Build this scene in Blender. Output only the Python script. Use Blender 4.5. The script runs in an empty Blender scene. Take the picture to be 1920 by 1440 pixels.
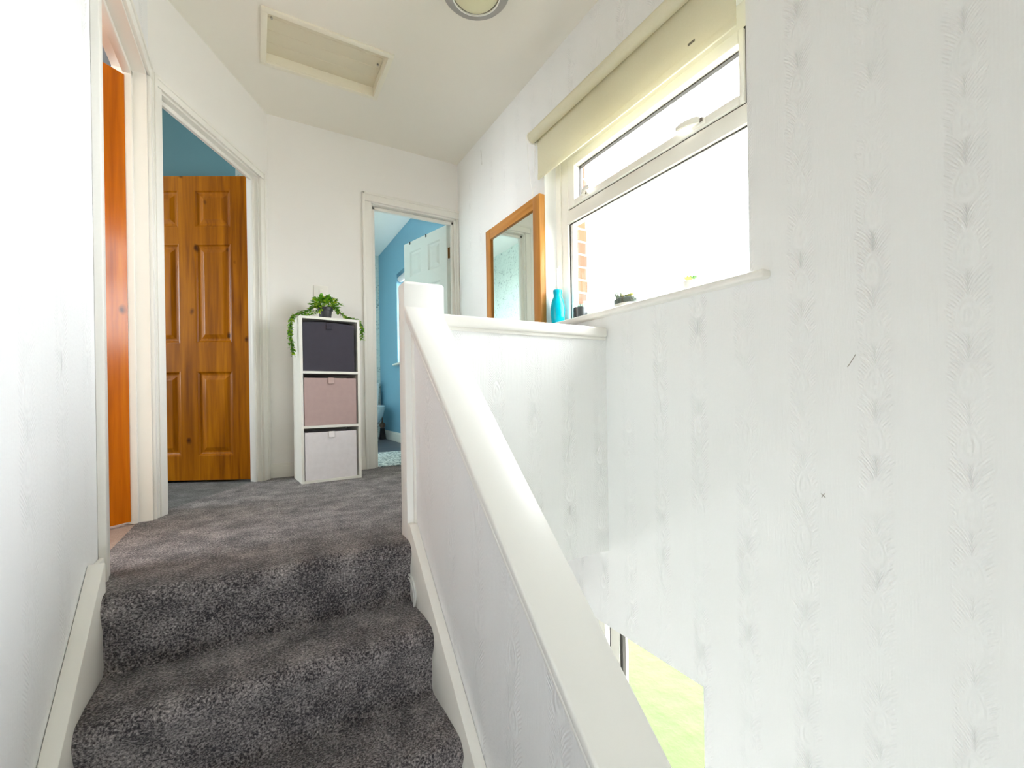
import bpy, bmesh, math, random
from mathutils import Vector, Matrix
rnd = random.Random(7)
scene = bpy.context.scene
COL = scene.collection
PI = math.pi

# ------------------------------------------------------------------ helpers
def lin(r, g, b):
    f = lambda c: (c/255/12.92) if c/255 <= .04045 else ((c/255+.055)/1.055)**2.4
    return (f(r), f(g), f(b), 1)

class NT:
    """small node-graph helper"""
    def __init__(s, name):
        s.m = bpy.data.materials.new(name); s.m.use_nodes = True
        s.t = s.m.node_tree; s.t.nodes.clear()
        s.out = s.t.nodes.new('ShaderNodeOutputMaterial')
    def n(s, typ, ins=None, **kw):
        nd = s.t.nodes.new(typ)
        for k, v in kw.items(): setattr(nd, k, v)
        for k, v in (ins or {}).items(): s.set(nd.inputs[k], v)
        return nd
    def set(s, sock, v):
        if isinstance(v, bpy.types.NodeSocket): s.t.links.new(v, sock)
        elif isinstance(v, bpy.types.Node): s.t.links.new(v.outputs[0], sock)
        else: sock.default_value = v
    def math(s, op, a, b=None, c=None, clamp=False):
        nd = s.t.nodes.new('ShaderNodeMath'); nd.operation = op; nd.use_clamp = clamp
        for i, v in enumerate((a, b, c)):
            if v is not None: s.set(nd.inputs[i], v)
        return nd.outputs[0]
    def ramp(s, fac, stops):
        nd = s.t.nodes.new('ShaderNodeValToRGB'); s.set(nd.inputs[0], fac)
        e = nd.color_ramp.elements
        while len(e) < len(stops): e.new(.5)
        for el, (p, c) in zip(e, stops): el.position = p; el.color = c
        return nd.outputs[0]
    def mix(s, f, a, b):
        nd = s.n('ShaderNodeMix', data_type='RGBA')
        s.set(nd.inputs[0], f); s.set(nd.inputs[6], a); s.set(nd.inputs[7], b)
        return nd.outputs[2]
    def bump(s, h, dist=.002, strength=1.0, normal=None):
        nd = s.n('ShaderNodeBump', {'Height': h, 'Distance': dist, 'Strength': strength})
        if normal is not None: s.set(nd.inputs['Normal'], normal)
        return nd.outputs[0]
    def principled(s, **ins):
        p = s.n('ShaderNodeBsdfPrincipled')
        for k, v in ins.items(): s.set(p.inputs[k.replace('_', ' ')], v)
        s.t.links.new(p.outputs[0], s.out.inputs[0]); return p

MATS = {}
def plain(name, rgb, rough=.5, noise=.0, nscale=20, bump=0.0, **kw):
    """paint / plastic / metal with slight tonal variation and surface unevenness"""
    if name in MATS: return MATS[name]
    g = NT(name)
    co = g.n('ShaderNodeTexCoord').outputs['Object']
    nz = g.n('ShaderNodeTexNoise', {'Vector': co, 'Scale': nscale, 'Detail': 4.0})
    c = lin(*rgb)
    lo = tuple(x*(1-noise) for x in c[:3])+(1,)
    base = g.mix(nz.outputs[0], lo, c)
    ins = dict(Base_Color=base, Roughness=rough, **kw)
    if bump: ins['Normal'] = g.bump(nz.outputs[0], bump)
    g.principled(**ins)
    MATS[name] = g.m
    return g.m

def wallpaper(name, axis, phase, rgb, period=.185, dist=.0020):
    """white embossed wallpaper: vertical damask bands on a finely ribbed ground"""
    g = NT(name)
    pos = g.n('ShaderNodeNewGeometry').outputs['Position']
    sx = g.n('ShaderNodeSeparateXYZ', {0: pos})
    u = sx.outputs[axis]; z = sx.outputs[2]
    wob = g.n('ShaderNodeTexNoise', {'Vector': pos, 'Scale': 22.0, 'Detail': 2.0}).outputs[0]
    wob = g.math('SUBTRACT', wob, .5)
    M = g.math
    fr = M('FRACT', M('DIVIDE', M('SUBTRACT', u, phase), period))
    a = M('MULTIPLY', M('SUBTRACT', fr, .5), period)                    # metres from band centre
    a = M('ADD', a, M('MULTIPLY', wob, .006))
    V = .155
    frz = M('FRACT', M('DIVIDE', z, V))
    b = M('MULTIPLY', M('SUBTRACT', frz, .5), V)
    b = M('ADD', b, M('MULTIPLY', wob, .006))
    aa = M('ABSOLUTE', a)
    # teardrop: wide low, pointed top
    taper = M('SUBTRACT', 1.0, M('MULTIPLY', b, 7.0))
    ra = M('DIVIDE', aa, M('MULTIPLY', .024, taper)); rb = M('DIVIDE', b, .048)
    r = M('SQRT', M('ADD', M('MULTIPLY', ra, ra), M('MULTIPLY', rb, rb)))
    ring = M('SINE', M('MULTIPLY', r, 12.5))
    inside = M('SUBTRACT', 1.0, M('SMOOTH_MIN', M('MULTIPLY', M('MAXIMUM', M('SUBTRACT', r, .9), 0.0), 3.0), 1.0, .1))
    # feathered leaves fanning up and out from the stem
    curve = M('ADD', M('MULTIPLY', M('SQRT', M('ADD', aa, .0004)), 3.2), M('MULTIPLY', b, -9.0))
    leaf = M('SINE', M('MULTIPLY', M('ADD', curve, M('MULTIPLY', wob, .06)), 64.0))
    fine = M('SINE', M('MULTIPLY', M('ADD', M('MULTIPLY', aa, 160.0), M('MULTIPLY', b, 60.0)), 3.0))
    leaf = M('ADD', M('MULTIPLY', leaf, .8), M('MULTIPLY', fine, .25))
    pat = M('ADD', M('MULTIPLY', ring, inside), M('MULTIPLY', leaf, M('SUBTRACT', 1.0, inside)))
    edge = M('ADD', .040, M('MULTIPLY', M('SINE', M('MULTIPLY', b, 80.0)), .004))
    band = M('MULTIPLY', M('SUBTRACT', edge, aa), 160.0, clamp=True)
    pat = M('MULTIPLY', pat, band)
    rib = M('MULTIPLY', M('SINE', M('MULTIPLY', u, 900.0)), .05)
    pl = g.n('ShaderNodeTexNoise', {'Vector': pos, 'Scale': 6.0, 'Detail': 3.0}).outputs[0]
    patch = M('MULTIPLY', M('SUBTRACT', pl, .25), 1.8, clamp=True)        # emboss filled with paint in places
    h = M('ADD', M('MULTIPLY', M('MULTIPLY', pat, .5), patch), rib)
    h = M('ADD', h, M('MULTIPLY', g.n('ShaderNodeTexNoise', {'Vector': pos, 'Scale': 90.0, 'Detail': 3.0}).outputs[0], .35))
    c = lin(*rgb)
    base = g.mix(pl, tuple(x*.985 for x in c[:3])+(1,), c)
    g.principled(Base_Color=base, Roughness=.62, Normal=g.bump(h, dist, 1.0))
    MATS[name] = g.m
    return g.m

def carpet(name, dark, light, scale=1.0, bump=.006):
    g = NT(name)
    pos = g.n('ShaderNodeNewGeometry').outputs['Position']
    w = g.n('ShaderNodeTexNoise', {'Vector': pos, 'Scale': 45.0*scale, 'Detail': 2.0})
    wp = g.n('ShaderNodeVectorMath', {0: pos, 1: w.outputs['Color']}, operation='ADD')
    mp = g.n('ShaderNodeVectorMath', {0: w.outputs['Color'], 1: (.012, .012, .012)}, operation='MULTIPLY')
    wp = g.n('ShaderNodeVectorMath', {0: pos, 1: mp.outputs[0]}, operation='ADD').outputs[0]
    tuft = g.n('ShaderNodeTexNoise', {'Vector': wp, 'Scale': 190.0*scale, 'Detail': 4.0, 'Roughness': .65}).outputs[0]
    vor = g.n('ShaderNodeTexVoronoi', {'Vector': wp, 'Scale': 150.0*scale}).outputs['Distance']
    pile = g.n('ShaderNodeTexNoise', {'Vector': pos, 'Scale': 9.0*scale, 'Detail': 5.0, 'Roughness': .6}).outputs[0]
    f = g.math('ADD', g.math('MULTIPLY', tuft, .85), g.math('MULTIPLY', g.math('SUBTRACT', pile, .5), .35))
    c = g.ramp(f, [(.35, lin(*dark)), (.52, tuple((a+b)/2*.9 for a, b in zip(lin(*dark), lin(*light)))[:3]+(1,)), (.67, lin(*light))])
    h = g.math('ADD', g.math('SUBTRACT', tuft, g.math('MULTIPLY', vor, .5)), g.math('MULTIPLY', pile, 1.6))
    g.principled(Base_Color=c, Roughness=1.0, Specular_IOR_Level=.1, Sheen_Weight=.25, Sheen_Roughness=.5,
                 Normal=g.bump(h, bump, 1.0))
    MATS[name] = g.m
    return g.m

def pine(name, lo, mid, hi, rough=.3, knots=True, along=2):
    g = NT(name)
    co = g.n('ShaderNodeTexCoord').outputs['Object']
    st = [38.0, 38.0, 38.0]; st[along] = 1.6
    mp = g.n('ShaderNodeMapping', {'Vector': co, 'Scale': tuple(st)}).outputs[0]
    n1 = g.n('ShaderNodeTexNoise', {'Vector': mp, 'Scale': 1.0, 'Detail': 5.0, 'Roughness': .6, 'Distortion': .6}).outputs[0]
    st2 = [11.0, 11.0, 11.0]; st2[along] = .9
    mp2 = g.n('ShaderNodeMapping', {'Vector': co, 'Scale': tuple(st2)}).outputs[0]
    n2 = g.n('ShaderNodeTexNoise', {'Vector': mp2, 'Scale': 1.0, 'Detail': 3.0, 'Distortion': 1.2}).outputs[0]
    f = g.math('ADD', g.math('MULTIPLY', n1, .5), g.math('MULTIPLY', n2, .5))
    c = g.ramp(f, [(.32, lin(*lo)), (.5, lin(*mid)), (.68, lin(*hi))])
    if knots:
        kc = [5.2, 5.2, 5.2]; kc[along] = 3.4
        wz = g.n('ShaderNodeTexNoise', {'Vector': co, 'Scale': 9.0}).outputs['Color']
        wm = g.n('ShaderNodeVectorMath', {0: wz, 1: (.05, .05, .03)}, operation='MULTIPLY').outputs[0]
        ad = g.n('ShaderNodeVectorMath', {0: co, 1: wm}, operation='ADD').outputs[0]
        km = g.n('ShaderNodeMapping', {'Vector': ad, 'Scale': tuple(kc), 'Location': (.3, .1, .45)}).outputs[0]
        vd = g.n('ShaderNodeTexVoronoi', {'Vector': km, 'Scale': 1.0}).outputs['Distance']
        k = g.math('SUBTRACT', 1.0, g.math('MULTIPLY', g.math('MAXIMUM', g.math('SUBTRACT', vd, .035), 0.0), 16.0), clamp=True)
        c = g.mix(g.math('MULTIPLY', k, .85), c, lin(52, 22, 6))
    g.principled(Base_Color=c, Roughness=rough, Specular_IOR_Level=.24, Coat_Weight=.0,
                 Normal=g.bump(f, .0012, .5))
    MATS[name] = g.m
    return g.m

def glass(name, tint=(1, 1, 1, 1), rough=0.0, ior=1.45):
    g = NT(name)
    tr = g.n('ShaderNodeBsdfTransparent', {'Color': tint})
    gl = g.n('ShaderNodeBsdfGlossy', {'Roughness': rough})
    lw = g.n('ShaderNodeLayerWeight', {'Blend': .5}).outputs['Facing']
    fr = g.math('ADD', .04, g.math('MULTIPLY', g.math('POWER', lw, 5.0), .9))
    mx = g.n('ShaderNodeMixShader', {0: fr, 1: tr.outputs[0], 2: gl.outputs[0]})
    g.t.links.new(mx.outputs[0], g.out.inputs[0])
    MATS[name] = g.m
    return g.m

# ------------------------------------------------------------------ mesh builder
class MB:
    def __init__(s): s.bm = bmesh.new()
    def box(s, x0, x1, y0, y1, z0, z1, M=None, bevel=0, seg=2):
        b = bmesh.new()
        bmesh.ops.create_cube(b, size=1)
        for v in b.verts:
            v.co = Vector(((x0+x1)/2+v.co.x*(x1-x0), (y0+y1)/2+v.co.y*(y1-y0), (z0+z1)/2+v.co.z*(z1-z0)))
        if bevel: bmesh.ops.bevel(b, geom=b.edges[:], offset=bevel, segments=seg, affect='EDGES', profile=.5)
        return s.add(b, M)
    def add(s, b, M=None):
        if M is not None: bmesh.ops.transform(b, matrix=M, verts=b.verts[:])
        me = bpy.data.meshes.new('tmp'); b.to_mesh(me); b.free()
        s.bm.from_mesh(me); bpy.data.meshes.remove(me); return s
    def prism(s, pts, e0, e1, plane='xy', M=None, bevel=0, seg=2):
        """polygon in a plane, extruded from e0 to e1 along the remaining axis"""
        b = bmesh.new()
        def P(p, e):
            return {'xy': (p[0], p[1], e), 'yz': (e, p[0], p[1]), 'xz': (p[0], e, p[1])}[plane]
        v0 = [b.verts.new(P(p, e0)) for p in pts]; v1 = [b.verts.new(P(p, e1)) for p in pts]
        n = len(pts)
        b.faces.new(v0); b.faces.new(v1)
        for i in range(n): b.faces.new((v0[i], v0[(i+1) % n], v1[(i+1) % n], v1[i]))
        bmesh.ops.recalc_face_normals(b, faces=b.faces[:])
        if bevel: bmesh.ops.bevel(b, geom=b.edges[:], offset=bevel, segments=seg, affect='EDGES', profile=.5)
        return s.add(b, M)
    def lathe(s, prof, n=32, M=None, cap=True):
        b = bmesh.new(); rings = []
        for r, z in prof:
            rings.append([b.verts.new((r*math.cos(2*PI*i/n), r*math.sin(2*PI*i/n), z)) for i in range(n)])
        for A, B in zip(rings, rings[1:]):
            for i in range(n): b.faces.new((A[i], A[(i+1) % n], B[(i+1) % n], B[i]))
        if cap: b.faces.new(rings[0][::-1]); b.faces.new(rings[-1])
        return s.add(b, M)
    def loft(s, loops, M=None, cap=True):
        b = bmesh.new(); rings = [[b.verts.new(p) for p in L] for L in loops]
        n = len(rings[0])
        for A, B in zip(rings, rings[1:]):
            for i in range(n): b.faces.new((A[i], A[(i+1) % n], B[(i+1) % n], B[i]))
        if cap: b.faces.new(rings[0][::-1]); b.faces.new(rings[-1])
        bmesh.ops.recalc_face_normals(b, faces=b.faces[:])
        return s.add(b, M)
    def tube(s, pts, r, n=8, M=None, taper=None):
        pts = [Vector(p) for p in pts]; loops = []
        for i, p in enumerate(pts):
            d = (pts[min(i+1, len(pts)-1)]-pts[max(i-1, 0)]).normalized()
            a = d.cross(Vector((0, 0, 1)));
            if a.length < .1: a = d.cross(Vector((0, 1, 0)))
            a.normalize(); c = d.cross(a).normalized()
            rr = r if taper is None else r*(1+(taper-1)*i/(len(pts)-1))
            loops.append([p+a*rr*math.cos(2*PI*k/n)+c*rr*math.sin(2*PI*k/n) for k in range(n)])
        return s.loft(loops, M)
    def build(s, name, mat, parent=None, smooth=False, loc=None, rot=None):
        bm = s.bm
        bmesh.ops.remove_doubles(bm, verts=bm.verts[:], dist=1e-6)
        me = bpy.data.meshes.new(name); bm.to_mesh(me); bm.free()
        mats = mat if isinstance(mat, (list, tuple)) else [mat]
        for m in mats: me.materials.append(m)
        o = bpy.data.objects.new(name, me); COL.objects.link(o)
        if parent is not None: o.parent = parent
        if loc: o.location = loc
        if rot: o.rotation_euler = rot
        if smooth:
            me.shade_smooth()
            try: me.set_sharp_from_angle(angle=math.radians(smooth if smooth is not True else 40))
            except Exception: pass
        return o

def tag(o, label=None, cat=None, group=None, kind=None):
    if label: o['label'] = label
    if cat: o['category'] = cat
    if group: o['group'] = group
    if kind: o['kind'] = kind
    return o
def empty(name, loc=(0, 0, 0), rz=0, **kw):
    o = bpy.data.objects.new(name, None); COL.objects.link(o)
    o.empty_display_size = .1; o.location = loc; o.rotation_euler = (0, 0, rz)
    return tag(o, **kw)

def slab(origin, U, V, N, thick, ul, vl, holes=()):
    """flat panel ul x vl with rectangular holes (u0,u1,v0,v1); front at origin, thickness along -N"""
    m = MB(); b = m.bm
    O, U, V, N = Vector(origin), Vector(U), Vector(V), Vector(N)
    us = sorted({0, ul, *[h[0] for h in holes], *[h[1] for h in holes]})
    vs = sorted({0, vl, *[h[2] for h in holes], *[h[3] for h in holes]})
    us = [u for u in us if 0 <= u <= ul]; vs = [v for v in vs if 0 <= v <= vl]
    def solid(i, j):
        if i < 0 or j < 0 or i >= len(us)-1 or j >= len(vs)-1: return False
        cu, cv = (us[i]+us[i+1])/2, (vs[j]+vs[j+1])/2
        return not any(h[0] < cu < h[1] and h[2] < cv < h[3] for h in holes)
    cache = {}
    def P(i, j, k):
        if (i, j, k) not in cache: cache[(i, j, k)] = b.verts.new(O+U*us[i]+V*vs[j]-N*(thick*k))
        return cache[(i, j, k)]
    for i in range(len(us)-1):
        for j in range(len(vs)-1):
            if not solid(i, j): continue
            b.faces.new((P(i, j, 0), P(i+1, j, 0), P(i+1, j+1, 0), P(i, j+1, 0)))
            b.faces.new((P(i, j, 1), P(i, j+1, 1), P(i+1, j+1, 1), P(i+1, j, 1)))
            if not solid(i-1, j): b.faces.new((P(i, j, 0), P(i, j+1, 0), P(i, j+1, 1), P(i, j, 1)))
            if not solid(i+1, j): b.faces.new((P(i+1, j, 0), P(i+1, j, 1), P(i+1, j+1, 1), P(i+1, j+1, 0)))
            if not solid(i, j-1): b.faces.new((P(i, j, 0), P(i, j, 1), P(i+1, j, 1), P(i+1, j, 0)))
            if not solid(i, j+1): b.faces.new((P(i, j+1, 0), P(i+1, j+1, 0), P(i+1, j+1, 1), P(i, j+1, 1)))
    bmesh.ops.recalc_face_normals(b, faces=b.faces[:])
    return m

def struct(m, name, mat, label, cat, **kw):
    return tag(m.build(name, mat, **kw), label, cat, kind='structure')

# ------------------------------------------------------------------ dimensions (metres; landing floor = 0)
ZC = 2.44; XR = 1.465; XL = -.40; YB = 3.366; YBAL = 1.612; ZH = -2.73; XF = 1.555
RISE, GO, NOSE1, ST_L, ST_R = .210, .222, 1.555, -.363, .475

# ------------------------------------------------------------------ materials
W_R = wallpaper('wallpaper_right', 1, .2675, (243, 244, 243))
W_L = wallpaper('wallpaper_left', 1, .06, (244, 245, 246))
W_B = wallpaper('wallpaper_front', 0, .03, (243, 244, 243))
W_BACK = plain('painted_wall', (245, 243, 239), .6, .03, 3, .0008)
CEIL = plain('ceiling_paint', (242, 238, 227), .7, .03, 2.5, .0006)
GLOSS = plain('gloss_white_paint', (242, 240, 233), .32, .01, 5)
RAILP = plain('bright_white_paint', (246, 246, 242), .32, .01, 5)
UPVC = plain('upvc', (248, 246, 236), .3, .02, 5)
GASKET = plain('gasket', (62, 58, 52), .6)
CARPET = carpet('landing_carpet', (58, 55, 59), (230, 221, 220))
CARPET2 = carpet('bedroom_grey_carpet', (70, 72, 72), (170, 172, 170))
CARPET3 = carpet('bedroom_beige_carpet', (176, 150, 136), (226, 205, 192))
PINE = pine('varnished_pine', (120, 63, 3), (166, 97, 5), (196, 121, 10), rough=.26)
PINE_R = pine('orange_pine', (164, 80, 3), (196, 103, 5), (214, 126, 12), rough=.2)
PINE_M = pine('honey_pine', (168, 108, 44), (194, 132, 62), (212, 154, 82), rough=.35, knots=False)
STEEL = plain('satin_steel', (190, 186, 176), .3, .05, 30, Metallic=.9)
BRASS = plain('aged_brass', (130, 92, 44), .4, .2, 40, Metallic=.7)
BLUE = plain('blue_paint', (118, 170, 196), .55, .04, 4, .0005)
BLUEGREY = plain('blue_grey_paint', (116, 162, 172), .6, .04, 4, .0005)
DARKGREY = plain('dark_grey_paint', (96, 100, 104), .6, .05, 4)
CREAMW = plain('cream_plaster', (236, 232, 220), .6, .03, 4)
PANE = glass('window_glass')

def speckle():
    g = NT('speckled_wallpaper')
    pos = g.n('ShaderNodeNewGeometry').outputs['Position']
    n = g.n('ShaderNodeTexNoise', {'Vector': pos, 'Scale': 38.0, 'Detail': 6.0, 'Roughness': .7}).outputs[0]
    n2 = g.n('ShaderNodeTexNoise', {'Vector': pos, 'Scale': 9.0, 'Detail': 3.0}).outputs[0]
    f = g.math('ADD', n, g.math('MULTIPLY', g.math('SUBTRACT', n2, .5), .35))
    c = g.ramp(f, [(.34, lin(120, 140, 142)), (.43, lin(196, 212, 208)), (.75, lin(214, 226, 222))])
    g.principled(Base_Color=c, Roughness=.6, Normal=g.bump(f, .0008))
    return g.m
SPECK = speckle()

def plank():
    g = NT('dark_plank_floor')
    pos = g.n('ShaderNodeNewGeometry').outputs['Position']
    br = g.n('ShaderNodeTexBrick', {'Vector': pos, 'Color1': lin(84, 84, 94), 'Color2': lin(106, 104, 112), 'Mortar': lin(48, 48, 54),
             'Scale': 1.0, 'Mortar Size': .003, 'Brick Width': .9, 'Row Height': .13}, offset=.37)
    n = g.n('ShaderNodeTexNoise', {'Vector': g.n('ShaderNodeMapping', {'Vector': pos, 'Scale': (3, 40, 1)}).outputs[0], 'Scale': 1.0, 'Detail': 4.0}).outputs[0]
    c = g.mix(g.math('MULTIPLY', n, .5), br.outputs[0], lin(60, 60, 68))
    g.principled(Base_Color=c, Roughness=.4)
    return g.m
PLANK = plank()

def matpattern():
    g = NT('patterned_mat')
    pos = g.n('ShaderNodeNewGeometry').outputs['Position']
    w = g.n('ShaderNodeTexNoise', {'Vector': pos, 'Scale': 14.0}).outputs['Color']
    wm = g.n('ShaderNodeVectorMath', {0: w, 1: (.12, .12, 0)}, operation='MULTIPLY').outputs[0]
    wp = g.n('ShaderNodeVectorMath', {0: pos, 1: wm}, operation='ADD').outputs[0]
    v = g.n('ShaderNodeTexVoronoi', {'Vector': wp, 'Scale': 26.0}, feature='DISTANCE_TO_EDGE').outputs['Distance']
    n = g.n('ShaderNodeTexNoise', {'Vector': wp, 'Scale': 60.0, 'Detail': 3.0}).outputs[0]
    f = g.math('ADD', g.math('MULTIPLY', v, 2.2), g.math('MULTIPLY', n, .6))
    c = g.ramp(f, [(.3, lin(108, 128, 132)), (.5, lin(178, 192, 192)), (.7, lin(232, 238, 236))])
    g.principled(Base_Color=c, Roughness=.8, Normal=g.bump(f, .002))
    return g.m
MATP = matpattern()

def brickmat():
    g = NT('orange_brick')
    pos = g.n('ShaderNodeNewGeometry').outputs['Position']
    sp = g.n('ShaderNodeSeparateXYZ', {0: pos})
    cb = g.n('ShaderNodeCombineXYZ', {0: g.math('SUBTRACT', g.math('ADD', sp.outputs[0], sp.outputs[1]), 3.63), 1: sp.outputs[2]})
    br = g.n('ShaderNodeTexBrick', {'Vector': cb.outputs[0], 'Color1': lin(134, 70, 44), 'Color2': lin(112, 62, 50), 'Mortar': lin(150, 140, 128),
             'Scale': 1.0, 'Mortar Size': .006, 'Brick Width': .225, 'Row Height': .075})
    g.principled(Base_Color=br.outputs[0], Roughness=.85, Normal=g.bump(br.outputs[1], .004))
    return g.m
BRICK = brickmat()

def lawnmat():
    g = NT('lawn_grass')
    pos = g.n('ShaderNodeNewGeometry').outputs['Position']
    n = g.n('ShaderNodeTexNoise', {'Vector': pos, 'Scale': 5.0, 'Detail': 5.0}).outputs[0]
    c = g.ramp(n, [(.3, lin(52, 68, 24)), (.7, lin(58, 74, 29))])
    g.principled(Base_Color=c, Roughness=.9, Normal=g.bump(n, .03))
    return g.m
LAWN = lawnmat()

# ------------------------------------------------------------------ shell
struct(slab((XR, -1.5, ZH), (0, 1, 0), (0, 0, 1), (-1, 0, 0), .135, 1.5+3.42, ZC-ZH+.02,
       [(1.5+.893, 1.5+2.109, .925-ZH, 1.95-ZH), (1.5+1.099, 1.5+1.80, -2.55-ZH, -.602-ZH)]),
       'wall_right', W_R, 'white embossed wallpaper wall with the landing window', 'wall')
struct(slab((1.602, -1.5, ZH), (0, 1, 0), (0, 0, 1), (-1, 0, 0), .11, 8.0, 5.6,
       [(1.5+.925, 1.5+2.035, .90-ZH, 1.93-ZH), (1.5+1.099, 1.5+1.78, -2.55-ZH, -.602-ZH), (1.5+3.7, 1.5+5.2, .93-ZH, 1.99-ZH)]),
       'wall_exterior', BRICK, 'orange brick outside of the house seen at the window edge', 'wall')
struct(slab((XL, -1.5, ZH), (0, 1, 0), (0, 0, 1), (1, 0, 0), .1, 1.5+2.53, ZC-ZH,
       [(1.5+1.765, 1.5+2.476, -.24-ZH, 1.965-ZH)]),
       'wall_left', W_L, 'bright white embossed wallpaper wall left of the stairs', 'wall')
AD = Vector((.5, .8660254, 0)); AN = Vector((.8660254, -.5, 0)); A0 = Vector((XL, 2.5247, 0))
D2S0, D2S1 = .062, .856
m = slab(A0+Vector((0, 0, -.23)), AD, (0, 0, 1), AN, .066, .971, ZC+.23, [(D2S0, D2S1, .20, .23+1.962)])
struct(m, 'wall_angled', W_BACK, 'white angled wall holding the brown door', 'wall')
D3X0, D3X1 = .762, 1.443
struct(slab((.06, YB, -.23), (1, 0, 0), (0, 0, 1), (0, -1, 0), .1, XR-.06, ZC+.23, [(D3X0-.06, D3X1-.06, .20, .23+1.985)]),
       'wall_back', W_BACK, 'off white back wall behind the storage unit', 'wall')
struct(slab((-.52, -1.5, ZC), (1, 0, 0), (0, 1, 0), (0, 0, -1), .1, 2.1, 5.0, [(.52+.072, .52+.668, 1.5+2.47, 1.5+2.842)]),
       'ceiling_landing', CEIL, 'cream landing ceiling with loft hatch and round light', 'ceiling')
# stair-foot end wall behind the camera; unseen opening added for fill light
struct(slab((-.5, -1.5, ZH), (1, 0, 0), (0, 0, 1), (0, 1, 0), .1, 2.0, ZC-ZH, [(.22, .70, 1.85, 2.35)]),
       'wall_front', CREAMW, 'white end wall behind the foot of the stairs', 'wall')
WR = bpy.data.objects['wall_right']
SCUFF = plain('dark_scuff', (168, 162, 152), .8)
for pts in (((1.464, 2.925, 2.350), (1.464, 2.918, 2.30), (1.464, 2.912, 2.235)), ((1.464, .608, .590), (1.464, .598, .606), (1.464, .588, .624)),
            ((1.464, .682, .214), (1.464, .670, .204)), ((1.464, .680, .203), (1.464, .672, .216))):
    MB().tube(pts, .0009, 6).build('scuff', SCUFF, WR)
# balustrade wall and stair stud wall
struct(MB().box(.60, XR, YBAL, 1.70, -.232, .80), 'wall_balustrade', W_B, 'low papered wall under the white cap rail', 'wall')
HS = .915                                                          # handrail pitch
def hz(y): return .862+HS*(y-1.60)                                 # top surface of the handrail
struct(MB().prism([(1.605, -.05), (1.605, hz(1.605)-.05), (-1.45, hz(-1.45)-.05), (-1.45, ZH), (-.2, ZH), (1.605, -.9)], .507, .60, 'yz'),
       'wall_stair', W_L, 'papered side wall under the sloping white handrail', 'wall')
# floors
struct(MB().prism([(-.452, 1.60), (.50, 1.60), (.50, 1.66), (XR, 1.66), (XR, 3.378), (.03, 3.378), (-.452, 2.545)], -.23, 0, 'xy'),
       'floor_landing', CARPET, 'grey brown carpeted landing floor', 'floor')
struct(MB().box(-.5, 1.6, -1.6, 3.5, ZH-.1, ZH), 'floor_hall', plain('hall_floor', (186, 182, 174), .5, .1, 8), 'pale hall floor at the foot of the stairs', 'floor')
struct(MB().box(-3.2, -.452, .3, 2.60, -.23, -.004), 'floor_bedroom_beige', CARPET3, 'pinkish beige carpet beyond the left orange door', 'floor')
struct(MB().prism([(-.452, 2.545), (.03, 3.378), (0, 3.85), (-3.2, 3.85), (-3.2, 2.6), (-.452, 2.6)], -.23, -.003, 'xy'),
       'floor_bedroom_grey', CARPET2, 'light grey carpet under the brown door', 'floor')
struct(MB().box(0, 1.46, 3.378, 6.06, -.23, -.002), 'floor_bathroom', PLANK, 'dark grey plank floor of the bathroom', 'floor')
# bathroom shell
struct(slab((1.46, 3.466, -.23), (0, 1, 0), (0, 0, 1), (-1, 0, 0), .14, 2.7, 2.68+.1, [(3.7-3.466, 5.2-3.466, 1.16, 2.22)]),
       'wall_bathroom_right', BLUE, 'blue painted bathroom wall with a bright window', 'wall')
struct(MB().box(0, 1.46, 6.06, 6.16, -.23, 2.5), 'wall_bathroom_back', SPECK, 'pale speckled wallpaper wall behind the toilet', 'wall')
struct(MB().box(-.1, 0, 3.466, 6.16, -.23, 2.5), 'wall_bathroom_left', SPECK, 'speckled wallpaper wall of the bathroom seen in the mirror', 'wall')
struct(MB().box(-.1, 1.6, 3.47, 6.16, 2.45, 2.55), 'ceiling_bathroom', plain('bath_ceiling', (240, 242, 240), .6, .02, 3), 'white bathroom ceiling', 'ceiling')
# bedrooms
struct(MB().box(-3.2, -.45, 2.60, 2.68, -.23, 2.55), 'wall_bedroom_grey', DARKGREY, 'dark grey bedroom wall above the orange door', 'wall')
struct(MB().box(-3.2, -.05, 3.71, 3.81, -.23, 2.6), 'wall_bedroom_blue', BLUEGREY, 'blue grey wall behind the brown door', 'wall')
struct(MB().box(-3.2, -.5, .2, .3, -.23, 2.55), 'wall_bedroom_end', CREAMW, 'pale end wall of the left bedroom', 'wall')
struct(slab((-3.2, .2, -.23), (0, 1, 0), (0, 0, 1), (1, 0, 0), .1, 3.75, 2.75, [(.5, 1.9, 1.03, 2.4), (2.66, 3.45, .98, 2.45)]),
       'wall_bedroom_outer', CREAMW, 'outer wall of the bedrooms with their windows', 'wall')
struct(MB().prism([(-3.2, .2), (-.45, .2), (-.45, 2.5), (.05, 3.46), (.05, 3.95), (-3.2, 3.95)], 2.52, 2.62, 'xy'), 'ceiling_bedrooms', CREAMW, 'white ceiling of the bedrooms', 'ceiling')
struct(slab((-.5, 3.40, ZH), (1, 0, 0), (0, 0, 1), (0, -1, 0), .1, 2.1, -.23-ZH, [(.82, 1.42, .92, 1.56)]), 'wall_hall_end', CREAMW, 'pale end wall of the hall below the landing', 'wall')  # unseen opening added to brighten the wall below the landing
struct(MB().box(-.5, XL, 2.56, 3.40, ZH, -.23), 'wall_hall_left', CREAMW, 'pale side wall of the hall below the landing', 'wall')
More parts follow.
